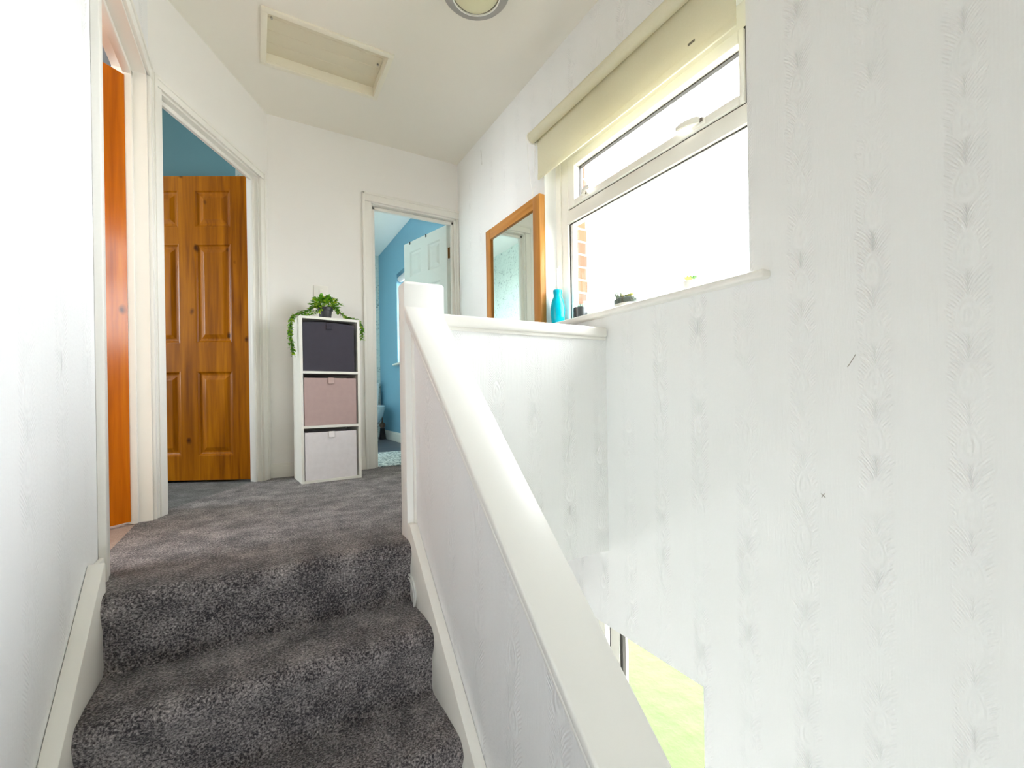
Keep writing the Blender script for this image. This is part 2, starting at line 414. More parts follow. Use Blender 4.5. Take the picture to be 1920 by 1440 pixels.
# baseboards
def skirting(p0, p1, n, h=.095, t=.016):
    p0, p1, n = Vector(p0), Vector(p1), Vector(n)
    q = [p0, p1, p1+n*t, p0+n*t]; m = MB()
    m.prism([(v.x, v.y) for v in q], 0, h-.018, 'xy')
    q = [p0, p1, p1+n*t*.55, p0+n*t*.55]
    m.prism([(v.x, v.y) for v in q], h-.018, h, 'xy')
    return m
struct(skirting((.075, YB, 0), (.70, YB, 0), (0, -1, 0)), 'baseboard_back', GLOSS, 'white skirting board behind the storage unit', 'baseboard')
struct(skirting((1.46, 3.5, 0), (1.46, 6.06, 0), (-1, 0, 0), .11), 'baseboard_bathroom', GLOSS, 'white skirting board under the blue wall', 'baseboard')

# ------------------------------------------------------------------ staircase
stairs = empty('staircase', (.06, 1.6, ZH), label='grey carpeted staircase climbing to the landing between white strings', cat='staircase')
def toworld(o):
    o.parent = stairs; o.matrix_parent_inverse = Matrix.Translation(stairs.location).inverted(); return o
prof = [(1.66, 0), (1.60, 0)]
R = .036
y, z = NOSE1, 0
for k in range(13):
    cy, cz = y+R, z-R
    for a in range(0, 8): prof.append((cy-R*math.sin(a/7*PI*.62), cz+R*math.cos(a/7*PI*.62)))
    yb = y+.024
    zt = z-RISE
    prof += [(y+.017, z-.09), (yb-.002, zt+.03)]
    for a in range(0, 5):
        t = a/4*PI/2
        prof.append((yb-.024*(1-math.cos(t)) if False else yb-.02*math.sin(t)*0-.022*(1-math.cos(t)), zt+.022*(1-math.sin(t))))
    y -= GO; z = zt
    prof.append((y+.12, z+.002)); prof.append((y+R+.01, z))
prof.append((y, z))
# denser profile so that the pile can be roughened
dense = []
for p, q in zip(prof, prof[1:]):
    L = math.hypot(q[0]-p[0], q[1]-p[1]); n = max(1, int(L/.02))
    for i in range(n): dense.append((p[0]+(q[0]-p[0])*i/n, p[1]+(q[1]-p[1])*i/n))
dense.append(prof[-1])
m = MB(); b = m.bm
NX = 40
rows = []
from mathutils import noise as mn
for (py, pz) in dense:
    row = []
    for i in range(NX+1):
        x = ST_L+(ST_R-ST_L)*i/NX
        d = .006*mn.noise(Vector((x*9, py*9, pz*9)))+.0035*mn.noise(Vector((x*30, py*30, pz*30)))
        row.append(b.verts.new((x, py+d*.6, pz+d*.6)))
    rows.append(row)
for r0, r1 in zip(rows, rows[1:]):
    for i in range(NX): b.faces.new((r0[i], r0[i+1], r1[i+1], r1[i]))
bmesh.ops.recalc_face_normals(b, faces=b.faces[:])
sc = toworld(m.build('carpet_runner', CARPET, smooth=180))
def sz(y): return .058+.93*(y-1.57)
low = 1.15
def string_poly(top):
    yl = -1.3
    return [(top[0], top[1])] if False else None
left = [(1.61, sz(1.61)-.012), (1.60, sz(1.60)-.004), (-1.3, sz(-1.3)), (-1.3, sz(-1.3)-.42), (1.61, -.36)]
toworld(MB().box(XL+.001, -.386, 1.608, 1.701, -.2, .072, bevel=.003).build('plinth', GLOSS, smooth=30))
toworld(MB().prism(left, XL+.001, ST_L, 'yz', bevel=.004).build('string', GLOSS, smooth=30))
right = [(1.60, sz(1.572)), (1.572, sz(1.572)), (-1.3, sz(-1.3)), (-1.3, sz(-1.3)-.42), (1.60, -.36)]
toworld(MB().prism(right, ST_R, .506, 'yz', bevel=.004).build('string', GLOSS, smooth=30))

# ------------------------------------------------------------------ balustrade (newel, handrail, cap rail)
bal = empty('balustrade', (.55, 1.63, 0), label='white painted balustrade with square newel post and sloping handrail', cat='balustrade')
def under(o, root):
    o.parent = root; o.matrix_parent_inverse = (Matrix.Translation(root.location) @ root.rotation_euler.to_matrix().to_4x4()).inverted(); return o
m = MB(); b = bmesh.new(); bmesh.ops.create_cube(b, size=1)
for v in b.verts: v.co = Vector((.5535+v.co.x*.157, 1.636+v.co.y*.074, .35+v.co.z*1.214))
tops = [e for e in b.edges if all(v.co.z > .9 for v in e.verts)]
bmesh.ops.bevel(b, geom=tops, offset=.016, segments=3, affect='EDGES', profile=.5)
ed = [e for e in b.edges if abs(e.verts[0].co.z-e.verts[1].co.z) > .5]
bmesh.ops.bevel(b, geom=ed, offset=.004, segments=2, affect='EDGES', profile=.5)
m.add(b)
under(m.build('newel_post', RAILP, smooth=35), bal)
m = MB()
ya, yb = 1.598, -1.45
for d0, d1, x0, x1, bv in ((0, .030, .4735, .614, .006), (.029, .036, .486, .602, .001), (.035, .058, .479, .609, .007), (.057, .068, .492, .600, .003)):
    m.prism([(ya, hz(ya)-d0), (yb, hz(yb)-d0), (yb, hz(yb)-d1), (ya, hz(ya)-d1)], x0, x1, 'yz', bevel=bv, seg=3)
under(m.build('handrail', RAILP, smooth=35), bal)
m = MB().box(.622, 1.457, 1.590, 1.722, .797, .843, bevel=.010, seg=4)
m.box(.632, 1.46, 1.603, 1.710, .783, .798, bevel=.004)
under(m.build('cap_rail', GLOSS, smooth=35), bal)
under(MB().box(.498, .513, 1.585, 1.600, .02, hz(1.59)-.06, bevel=.005, seg=3).build('corner_bead', GLOSS, smooth=35), bal)

# ------------------------------------------------------------------ doors
def architrave(m, x0, x1, z1, yf, w=.06, t=.016, left=True, right=True, wr=None, head_end=None):
    """three-sided moulded surround in the local x-z plane, front at y=yf (towards -y)"""
    wr = wr or w
    hl, hr = x0-w, (x1+wr) if right else x1
    if head_end: hr = head_end
    if left:
        m.box(x0-w, x0-.004, yf-t, yf, -.23 if False else 0, z1, bevel=.003); m.box(x0-w-.004, x0-w+.014, yf-t-.006, yf, 0, z1+w, bevel=.003)
    if right:
        m.box(x1+.004, x1+wr, yf-t, yf, 0, z1, bevel=.003)
        if wr >= .04: m.box(x1+wr-.014, x1+wr+.004, yf-t-.006, yf, 0, z1+w, bevel=.003)
    m.box(hl, hr, yf-t, yf, z1+.004, z1+w, bevel=.003); m.box(hl-.004, hr+.004, yf-t-.006, yf, z1+w-.014, z1+w+.004, bevel=.003)
def lining(m, x0, x1, z1, yf, depth, t=.028):
    m.box(x0-.002, x0+t*.3, yf-.002, yf+depth, 0, z1+.002); m.box(x1-t*.3, x1+.002, yf-.002, yf+depth, 0, z1+.002)
    m.box(x0, x1, yf-.002, yf+depth, z1-t*.3, z1+.002)
def stops(m, x0, x1, z1, y0, y1, w=.022):
    m.box(x0, x0+w, y0, y1, 0, z1-.005, bevel=.002); m.box(x1-w, x1, y0, y1, 0, z1-.005, bevel=.002); m.box(x0, x1, y0, y1, z1-w-.006, z1-.006, bevel=.002)

PANELS = ((1.625, 1.867), (.881, 1.520), (.154, .700))               # z ranges of the three panel rows (of a 1.955 leaf)
def leaf(root, W, mat, Hh=1.955, T=.036, stile=.095, mid=.10):
    """six-panel leaf in local coords: hinge edge at x=0, extends to x=W, front face y=0, back y=T"""
    cw = (W-2*stile-mid)/2
    cols = ((stile, stile+cw), (W-stile-cw, W-stile))
    k = Hh/1.955
    rows_ = [(a*k, c*k) for a, c in PANELS]
    holes = [(c[0], c[1], r[0], r[1]) for c in cols for r in rows_]
    fr = slab((0, 0, 0), (1, 0, 0), (0, 0, 1), (0, -1, 0), T, W, Hh, holes).build('leaf_frame', mat, root)
    for c in cols:
        for r in rows_:
            m = MB(); b = m.bm
            for sgn, yo in ((1, 0), (-1, T)):
                loops = []
                for ins, d in ((0, 0.0), (.006, .001), (.014, .010), (.022, .013), (.030, .013), (.052, .005), (.056, .004)):
                    x0, x1, z0, z1 = c[0]+ins, c[1]-ins, r[0]+ins, r[1]-ins
                    yy = yo+sgn*d
                    loops.append([b.verts.new(p) for p in ((x0, yy, z0), (x1, yy, z0), (x1, yy, z1), (x0, yy, z1))])
                for A, B in zip(loops, loops[1:]):
                    for i in range(4): b.faces.new((A[i], A[(i+1) % 4], B[(i+1) % 4], B[i]))
                b.faces.new(loops[-1])
            bmesh.ops.recalc_face_normals(b, faces=b.faces[:])
            m.build('panel', mat, root)
    return fr
def hinges(root, mat, zs, x, y, M=None):
    for zz in zs:
        m = MB().lathe([(.006, zz-.045), (.006, zz+.045)], 10, Matrix.Translation((x, y, 0)))
        m.box(x, x+.026, y-.002, y+.001, zz-.045, zz+.045); m.box(x-.026, x, y-.001, y+.002, zz-.045, zz+.045)
        h = m.build('hinge', mat, root)
        h['label'] = 'metal hinge'

# door_1: opening in the left wall. local frame: x along +y of the room, y towards -x
d1 = empty('door_1', (XL, 0, 0), PI/2, label='orange pine door standing half open in the left wall', cat='door', kind='structure')
m = MB(); architrave(m, 1.765, 2.476, 1.965, 0.0, w=.062, t=.014, wr=.046); m.build('architrave', GLOSS, d1, smooth=30)
m = MB(); lining(m, 1.765, 2.476, 1.965, 0, .115); m.build('lining', GLOSS, d1)
m = MB(); stops(m, 1.773, 2.468, 1.957, .045, .075); m.build('door_stop', GLOSS, d1, smooth=30)
a1 = math.radians(180+48.6-0)
lf = empty('leaf', (2.470, .092, .012), 0); lf.parent = d1
# leaf direction in room coords (-.75,-.66): local x=+y room, local y=-x room -> (-.66,.75)
lf.rotation_euler = (0, 0, math.atan2(.75, -.66))
fr = leaf(lf, .665, PINE_R, 1.905)
hinges(lf, STEEL, (.24, 1.0, 1.66), -.004, .0)

# door_2: opening in the angled wall. local frame: x along AD, y away from the landing
d2 = empty('door_2', A0, math.atan2(AD.y, AD.x), label='dark honey pine six panel door wide open in the angled wall', cat='door', kind='structure')
m = MB(); architrave(m, D2S0, D2S1, 1.962, 0, w=.048, t=.016, wr=.058); m.build('architrave', GLOSS, d2, smooth=30)
m = MB(); lining(m, D2S0, D2S1, 1.962, 0, .070); m.build('lining', GLOSS, d2)
m = MB(); stops(m, D2S0+.008, D2S1-.008, 1.954, .022, .040); m.build('door_stop', GLOSS, d2, smooth=30)
lf2 = empty('leaf', (D2S1+.036, .068, .014), math.radians(90+1.5)); lf2.parent = d2
leaf(lf2, .780, PINE, 1.952, stile=.112, mid=.10)
for ch in lf2.children: ch.location.y += 0
hinges(lf2, STEEL, (.23, 1.0, 1.76), -.004, .034)

# door_3: bathroom doorway in the back wall, local frame: room axes
d3 = empty('door_3', (0, YB, 0), 0, label='white six panel bathroom door open against the blue wall', cat='door', kind='structure')
m = MB(); architrave(m, D3X0, D3X1, 1.985, 0, w=.064, t=.016, right=True, wr=.020, head_end=1.463); m.build('architrave', GLOSS, d3, smooth=30)
m = MB(); lining(m, D3X0, D3X1, 1.985, 0, .102); m.build('lining', GLOSS, d3)
m = MB(); stops(m, D3X0+.008, D3X1-.008, 1.977, .03, .06); m.build('door_stop', GLOSS, d3, smooth=30)
WDOOR = plain('white_door_paint', (232, 236, 232), .35, .03, 10)
lf3 = empty('leaf', (1.430, .098, .012), math.atan2(.967, -.255)); lf3.parent = d3
leaf(lf3, .665, WDOOR, 1.953)
hinges(lf3, BRASS, (.23, 1.0, 1.72), -.002, .018)
# over-door hooks
for i, d in enumerate((.30, .56)):
    P = Matrix.Translation((1.430, YB+.098, .012)) @ Matrix.Rotation(math.atan2(.967, -.255), 4, 'Z')
    m = MB().box(d-.008, d+.008, -.003, -.001, 1.938, 1.956).box(d-.008, d+.008, -.003, .039, 1.9535, 1.9555).box(d-.008, d+.008, .037, .039, 1.93, 1.956)
    o = m.build('door_hook', plain('black_metal', (30, 30, 32), .4)); o.matrix_world = P
    tag(o, ('black over-door hook nearest the hinge of the white bathroom door', 'black over-door hook nearest the free edge of the white bathroom door')[i], 'hook', 'hooks over the bathroom door')

# ------------------------------------------------------------------ landing window (window_1)
w1 = empty('window_1', (XF, 1.5, .925), label='wide white window with top opening sash and bright sky', cat='window', kind='structure')
def rectframe(m, x0, x1, y0, y1, z0, z1, w, ws=None, bevel=.004):
    """rectangular frame in the y-z plane, w = (left/near y0, far y1, bottom, top) member widths"""
    a, c, d, e = w
    m.box(x0, x1, y0, y0+a, z0, z1, bevel=bevel); m.box(x0, x1, y1-c, y1, z0, z1, bevel=bevel)
    m.box(x0, x1, y0+a-.001, y1-c+.001, z0, z0+d, bevel=bevel); m.box(x0, x1, y0+a-.001, y1-c+.001, z1-e, z1, bevel=bevel)
m = MB()
rectframe(m, XF, XF+.068, .880, 2.112, .918, 1.955, (.066, .100, .042, .10))
m.box(XF-.004, XF+.066, .944, 2.02, 1.500, 1.572, bevel=.004)
m.box(XF-.012, XF+.0, 2.066, 2.110, .925, 1.95, bevel=.004)
under(m.build('frame', UPVC, smooth=35), w1)
m = MB(); rectframe(m, XF-.014, XF+.05, .950, 1.995, 1.576, 1.848, (.020, .062, .036, .050), bevel=.006)
under(m.build('sash', UPVC, smooth=35), w1)
m = MB()
rectframe(m, XF-.0005, XF+.002, .944, 2.003, 1.5705, 1.8535, (.007, .008, .006, .006), bevel=0)
rectframe(m, XF+.020, XF+.040, .968, 1.936, 1.608, 1.800, (.003, .006, .004, .008), bevel=0)
rectframe(m, XF+.012, XF+.030, .944, 2.014, .955, 1.503, (.003, .006, .004, .008), bevel=0)
g_ = under(m.build('gasket', GASKET), w1); g_['label'] = 'dark rubber seal'
m = MB(); rectframe(m, XF+.016, XF+.04, .946, 2.010, .958, 1.500, (.004, .024, .012, .006), bevel=.003)
under(m.build('glazing_bead', RAILP, smooth=35), w1)
under(MB().box(XF+.034, XF+.038, .945, 2.01, .955, 1.503).build('pane', PANE), w1)
under(MB().box(XF+.034, XF+.038, .96, 1.94, 1.60, 1.81).build('pane', PANE), w1)
for (yh, sg) in ((1.135, 1), (1.835, -1)):
    m = MB().box(XF-.026, XF-.013, yh-.028, yh+.028, 1.582, 1.606, bevel=.004)
    Lh = .105 if sg > 0 else .07
    loops = []
    for t, zc, hh, xo in ((0, 1.602, .010, .024), (.12, 1.604, .012, .034), (.4, 1.608, .011, .040), (.75, 1.612, .009, .041), (.97, 1.612, .007, .039), (1, 1.611, .004, .038)):
        yy = yh+sg*(Lh*t-.012)
        loops.append([(XF-xo-.006, yy, zc-hh), (XF-xo+.006, yy, zc-hh), (XF-xo+.006, yy, zc+hh), (XF-xo-.006, yy, zc+hh)])
    m.loft(loops)
    h = under(m.build('handle', UPVC, smooth=50), w1)
    s = MB().box(XF-.0285, XF-.025, yh-.024, yh-.010, 1.590, 1.606).build('keeper', plain('grey_screw', (120, 112, 100), .4)); under(s, w1)
s = MB().box(1.424, XF+.01, .822, 2.16, .897, .924, bevel=.009, seg=4).build('window_sill', GLOSS, smooth=35); under(s, w1)

# lower window (window_2) in the same wall below
w2 = empty('window_2', (XF, 1.45, -1.7), label='lower stairwell window glowing with green garden light', cat='window', kind='structure')
m = MB(); rectframe(m, XF, XF+.06, 1.06, 1.815, -2.56, -.56, (.05, .06, .06, .03))
m.box(XF-.01, XF+.055, 1.640, 1.700, -2.54, -.57, bevel=.004)
under(m.build('frame', UPVC, smooth=35), w2)
m = MB().box(XF-.012, XF+.03, 1.700, 1.7025, -2.5, -.57).box(XF-.002, XF+.03, 1.6345, 1.6385, -2.5, -.57).box(XF+.0, XF+.02, 1.6235, 1.6255, -2.5, -.57)
g_ = under(m.build('gasket', GASKET), w2); g_['label'] = 'dark rubber seal'
under(MB().box(XF+.02, XF+.024, 1.09, 1.77, -2.5, -.58).build('pane', PANE), w2)

# bathroom window (window_3)
w3 = empty('window_3', (1.55, 4.75, .93), label='bathroom window beside the white door', cat='window', kind='structure')
m = MB(); rectframe(m, 1.54, 1.60, 3.69, 5.21, .92, 2.0, (.06, .06, .06, .06)); under(m.build('frame', UPVC), w3)
under(MB().box(1.57, 1.574, 3.74, 5.16, .97, 1.95).build('pane', PANE), w3)
under(MB().box(1.41, 1.545, 3.66, 5.26, .908, .93, bevel=.005).build('window_sill', GLOSS, smooth=35), w3)
bb = MB().lathe([(.001, 0), (.034, 0), (.034, 1.2), (.001, 1.2)], 20, Matrix.Translation((1.50, 5.18, 1.93)) @ Matrix.Rotation(PI/2, 4, 'X'))
o = bb.build('roller_blind', plain('grey_fabric', (206, 206, 212), .7), smooth=35); tag(o, 'rolled up grey white blind at the top of the bathroom window', 'blind')

# ------------------------------------------------------------------ roller blind on the landing window
rb = empty('roller_blind', (1.425, 1.5, 2.02), label='cream roller blind half lowered over the landing window', cat='blind')
def blindmat():
    g = NT('blind_fabric')
    co = g.n('ShaderNodeTexCoord').outputs['Object']
    n = g.n('ShaderNodeTexNoise', {'Vector': co, 'Scale': 180.0, 'Detail': 2.0}).outputs[0]
    c = g.mix(n, lin(236, 232, 208), lin(243, 239, 218))
    d = g.n('ShaderNodeBsdfDiffuse', {'Color': c, 'Normal': g.bump(n, .0005)})
    t = g.n('ShaderNodeBsdfTranslucent', {'Color': c})
    mx = g.n('ShaderNodeMixShader', {0: .3, 1: d.outputs[0], 2: t.outputs[0]})
    g.t.links.new(mx.outputs[0], g.out.inputs[0])
    return g.m
BF = blindmat()
R1 = Matrix.Rotation(-PI/2, 4, 'X')
under(MB().lathe([(.001, 0), (.030, 0), (.030, 1.285), (.001, 1.285)], 32, Matrix.Translation((1.412, .868, 2.027)) @ R1).build('roll', BF, smooth=35), rb)
m = MB()
m.box(1.4400, 1.4410, .911, 2.138, 1.81, 2.030)
under(m.build('fabric', BF), rb)
m = MB().box(1.4355, 1.4450, .911, 2.138, 1.779, 1.812, bevel=.004)
under(m.build('hem_bar', BF, smooth=35), rb)
for yy in (2.154, .858):
    m = MB().lathe([(.001, 0), (.034, 0), (.034, .010), (.001, .010)], 24, Matrix.Translation((1.412, yy, 2.027)) @ R1)
    m.box(1.43, XR+.001, yy, yy+.010, 1.995, 2.06)
    under(m.build('bracket', UPVC, smooth=35), rb)
m = MB().tube([(1.384, 2.168, 2.02), (1.390, 2.162, 1.85), (1.402, 2.150, 1.72), (1.408, 2.147, 1.685)], .0022, 6)
m.tube([(1.436, 2.160, 2.0), (1.428, 2.155, 1.85), (1.412, 2.149, 1.72), (1.408, 2.147, 1.685)], .0022, 6)
under(m.build('pull_cord', RAILP), rb)
under(MB().box(1.4388, 1.4402, 1.075, 1.105, 1.842, 1.851).build('stain', plain('stain', (130, 124, 104), .8)), rb)

# ------------------------------------------------------------------ mirror
mi = empty('wall_mirror', (1.44, 2.45, .7), label='pine framed mirror on the wall beside the window, above the cap rail', cat='mirror')
MX0, MX1, MY0, MY1, MZ0, MZ1, FW = 1.425, XR, 2.108, 2.795, .60, 1.690, .072
for (y0, y1) in ((MY0, MY0+FW), (MY1-FW, MY1)):
    under(MB().box(MX0, MX1-.001, y0, y1, MZ0, MZ1, bevel=.003).build('stile', PINE_M, smooth=35), mi)
PINE_RAIL = pine('honey_pine_rail', (168, 108, 44), (194, 132, 62), (212, 154, 82), rough=.35, knots=False, along=1)
for (z0, z1) in ((MZ0, MZ0+FW), (MZ1-FW, MZ1)):
    under(MB().box(MX0+.0005, MX1-.001, MY0+FW-.002, MY1-FW+.002, z0, z1, bevel=.003).build('rail', PINE_RAIL, smooth=35), mi)
def mirrormat():
    g = NT('mirror_glass'); gl = g.n('ShaderNodeBsdfGlossy', {'Color': (.86, .93, .88, 1), 'Roughness': .01})
    g.t.links.new(gl.outputs[0], g.out.inputs[0]); return g.m
mg = under(MB().box(MX0+.012, MX0+.016, MY0+FW-.004, MY1-FW+.004, MZ0+FW-.004, MZ1-FW+.004).build('mirror_glass', mirrormat()), mi)

# ------------------------------------------------------------------ sill ornaments
SZ = .924
def colorglass(name, rgb, t=.7):
    g = NT(name)
    p = g.principled(Base_Color=lin(*rgb), Roughness=.08, Transmission_Weight=t, IOR=1.3)
    return g.m
va = empty('glass_vase', (1.492, 2.036, SZ), label='turquoise glass vase with two white reeds on the window sill', cat='vase')
profv = [(.001, 0), (.030, 0), (.034, .006), (.037, .03), (.040, .06), (.041, .085), (.039, .110), (.034, .132), (.028, .148), (.023, .158), (.022, .168), (.025, .180), (.026, .196), (.023, .198), (.020, .182), (.001, .165)]
pv = []
for r, z in profv: pv.append((r+(.0012*math.sin(z*260) if r > .026 else 0), z))
MB().lathe(pv, 36).build('body', colorglass('turquoise_glass', (0, 205, 230), .45), va, smooth=60)
for dx, dy, top in ((.006, .009, .322), (.004, -.013, .330)):
    MB().tube([(0, 0, .166), (dx*.5, dy*.6, .24), (dx, dy, top)], .0035, 8).build('reed', RAILP, va, smooth=60)
cj = empty('candle_jar', (1.497, 1.842, SZ), label='small clear jar holding a dark candle beside the turquoise vase', cat='candle')
MB().lathe([(.001, 0), (.036, 0), (.037, .004), (.037, .062), (.001, .063)], 32).build('wax', plain('dark_wax', (58, 50, 54), .5), cj, smooth=40)
MB().lathe([(.0385, 0), (.0385, .092), (.0365, .092), (.0372, .064)], 32, cap=False).build('jar', glass('jar_glass', (.86, .96, .94, 1)), cj, smooth=40)
m = MB()
for i in range(14):
    a = rnd.uniform(0, 2*PI); r = rnd.uniform(.006, .03)
    p = Vector((r*math.cos(a), r*math.sin(a), .064))
    m.tube([p, p+Vector((.006*math.cos(a), .006*math.sin(a), rnd.uniform(.010, .028)))], .0028, 5, taper=.3)
MB.build(m, 'sprig', plain('dull_green', (128, 158, 132), .7), cj)

def rosette(m, c, r, n, tilt, h):
    for ring in range(3):
        k = n-ring*2
        for i in range(k):
            a = 2*PI*i/k+ring*.5; rr = r*(1-.28*ring); up = tilt+ring*.35
            d = Vector((math.cos(a)*math.cos(up), math.sin(a)*math.cos(up), math.sin(up)))
            s = d.cross(Vector((0, 0, 1))).normalized()
            nrm = s.cross(d).normalized()
            loops = []
            for t, wd in ((0, .35), (.35, .8), (.7, 1.0), (.9, .6), (1.0, .08)):
                p = Vector(c)+d*rr*t+Vector((0, 0, h*.2*t*t)); w = rr*.26*wd; th = rr*.13*wd
                loops.append([p+s*w, p+nrm*th, p-s*w, p-nrm*th])
            m.loft(loops)
bo = empty('succulent_bowl', (1.497, 1.512, SZ), label='low white dish of grey and yellow succulents in the middle of the sill', cat='planter')
S = Matrix.Diagonal((.75, 1.15, 1, 1))
MB().lathe([(.001, 0), (.050, 0), (.053, .006), (.0545, .020), (.001, .021)], 36, S).build('dish', plain('white_ceramic', (236, 236, 228), .25), bo, smooth=40)
MB().lathe([(.0547, .020), (.0572, .052), (.0556, .0525), (.0532, .0212)], 36, S, cap=False).build('glass_rim', glass('dish_glass', (.93, .97, .95, 1)), bo, smooth=40)
MB().lathe([(.001, .021), (.0525, .0215), (.0545, .040), (.046, .047), (.001, .050)], 30, S).build('gravel', plain('grey_gravel', (118, 121, 114), .9, .4, 180, .003), bo, smooth=60)
m = MB()
for i in range(16):
    a = rnd.uniform(0, 2*PI); p = Vector((.004*math.cos(a), .040+.010*math.sin(a), .046))
    d = Vector((math.cos(a)*.6, math.sin(a)*.6, rnd.uniform(.7, 1.3))).normalized()
    m.tube([p, p+d*.022, p+d*.044+Vector((0, 0, .003))], .0042, 6, taper=.35)
m.build('succulent', plain('grey_green_leaf', (178, 188, 166), .6, .2, 60), bo, smooth=60)
m = MB()
for y0 in (.004, -.018, -.038): rosette(m, (rnd.uniform(-.008, .008), y0, .050), .019, 8, .5, .01)
m.build('succulent', plain('yellow_leaf', (240, 232, 128), .5, .2, 40), bo, smooth=60)
po = empty('succulent_pot', (1.497, 1.156, SZ), label='tiny white pot with a yellow green succulent, nearest the end of the sill', cat='planter')
MB().lathe([(.001, 0), (.019, 0), (.021, .003), (.028, .034), (.0285, .042), (.026, .042), (.024, .036), (.001, .035)], 32).build('pot', plain('white_ceramic', (236, 236, 228), .25), po, smooth=40)
m = MB(); rosette(m, (0, .005, .043), .027, 9, .7, .01); m.build('succulent', plain('lime_leaf', (226, 234, 130), .5, .25, 40), po, smooth=60)
m = MB(); rosette(m, (0, -.019, .045), .019, 7, .75, .01); m.build('succulent', plain('green_leaf', (140, 196, 116), .5, .25, 40), po, smooth=60)

# ------------------------------------------------------------------ storage unit with three boxes
UR = math.radians(4.6)
ux, uy = .236, 2.990
un = empty('storage_unit', (ux, uy, 0), UR, label='tall narrow white cube shelf unit standing by the bathroom doorway', cat='shelf unit')
UW, UD, UH, UT = .362, .290, 1.040, .016
WH = plain('white_laminate', (238, 238, 230), .4, .01, 6)
MB().box(0, UT, 0, UD, 0, UH, bevel=.001).build('side_panel', WH, un); MB().box(UW-UT, UW, 0, UD, 0, UH, bevel=.001).build('side_panel', WH, un)
MB().box(UT, UW-UT, 0, UD, UH-UT, UH, bevel=.001).build('top_panel', WH, un)
MB().box(UT, UW-UT, 0, UD, 0, UT, bevel=.001).build('bottom_panel', WH, un)
SH = (.349, .690)
for zz in SH: MB().box(UT, UW-UT, 0, UD, zz-UT/2, zz+UT/2, bevel=.001).build('shelf', WH, un)
MB().box(UT*.5, UW-UT*.5, UD-.006, UD, UT*.5, UH-UT*.5).build('back_panel', WH, un)
UM = Matrix.Translation((ux, uy, 0)) @ Matrix.Rotation(UR, 4, 'Z')
def fabric(name, rgb):
    g = NT(name)
    co = g.n('ShaderNodeTexCoord').outputs['Object']
    w1_ = g.n('ShaderNodeTexWave', {'Vector': co, 'Scale': 160.0, 'Distortion': .4}, bands_direction='X').outputs[1]
    w2_ = g.n('ShaderNodeTexWave', {'Vector': co, 'Scale': 160.0, 'Distortion': .4}, bands_direction='Z').outputs[1]
    n = g.n('ShaderNodeTexNoise', {'Vector': co, 'Scale': 30.0, 'Detail': 3.0}).outputs[0]
    h = g.math('ADD', w1_, w2_)
    c = lin(*rgb); c2 = tuple(x*.86 for x in c[:3])+(1,)
    g.principled(Base_Color=g.mix(n, c2, c), Roughness=.9, Specular_IOR_Level=.2, Sheen_Weight=.15, Normal=g.bump(h, .0004, .6))
    return g.m
def storage_box(z0, rgb, tabrgb, dx, rz, w, h, label, bow=0.0, tilt=0, name='m'):
    bx = empty('storage_box', UM @ Vector((UT+dx, .006, z0)), UR+rz, label=label, cat='storage box', group='storage boxes in the cube unit')
    fm = fabric('box_fabric_'+name, rgb)
    d = .262; t = .005
    m = MB()
    n = 10
    def topz(u): return h+bow*math.sin(PI*u)
    # front and back walls with a gently bowed top, sides, base
    for (y0, y1) in ((0, t), (d-t, d)):
        pts = [(0, 0), (w, 0)]+[(w*(1-i/n), topz(1-i/n)) for i in range(n+1)]
        m.prism(pts, y0, y1, 'xz', bevel=.0012, seg=1)
    m.box(0, t, t, d-t, 0, h, bevel=.001, seg=1); m.box(w-t, w, t, d-t, 0, h, bevel=.001, seg=1); m.box(t, w-t, t, d-t, 0, t)
    m.build('box_body', fm, bx, smooth=30)
    m = MB()
    m.prism([(-.0015, h+.001), (-.0045, h+.001), (-.0135, h-.036), (-.010, h-.037)], w/2-.017, w/2+.017, 'yz', bevel=.001, seg=1); m.box(w/2-.017, w/2+.017, -.0045, .010, h+.0005, h+.0025)
    m.build('pull_tab', fabric('tab_'+name, tabrgb), bx)
    return bx
storage_box(SH[1]+UT/2+.0005, (74, 72, 82), (64, 62, 72), .003, 0, .308, .302, 'charcoal fabric storage box in the top cube of the unit', .008, name='charcoal')
storage_box(SH[0]+UT/2+.0005, (196, 172, 168), (206, 182, 176), .006, 0, .314, .298, 'dusty pink fabric storage box in the middle cube of the unit', 0, name='pink')
bxw = storage_box(UT+.0005, (245, 242, 245), (248, 246, 248), .006, .006, .312, .298, 'white fabric storage box in the bottom cube of the unit', 0, name='white')
# cables lying in the bottom box
m = MB()
for k in range(3):
    x0 = .05+.09*k
    m.tube([UM @ Vector((UT+x0+.05*math.cos(t*.9+k), .05+.03*math.sin(t*.8+k), UT+.270+.022*math.sin(t*.7))) for t in range(8)], .0035, 6)
tag(m.build('cable_bundle', plain('white_cable', (220, 220, 216), .5), smooth=60), 'white cables coiled in the top of the white storage box', 'cable')

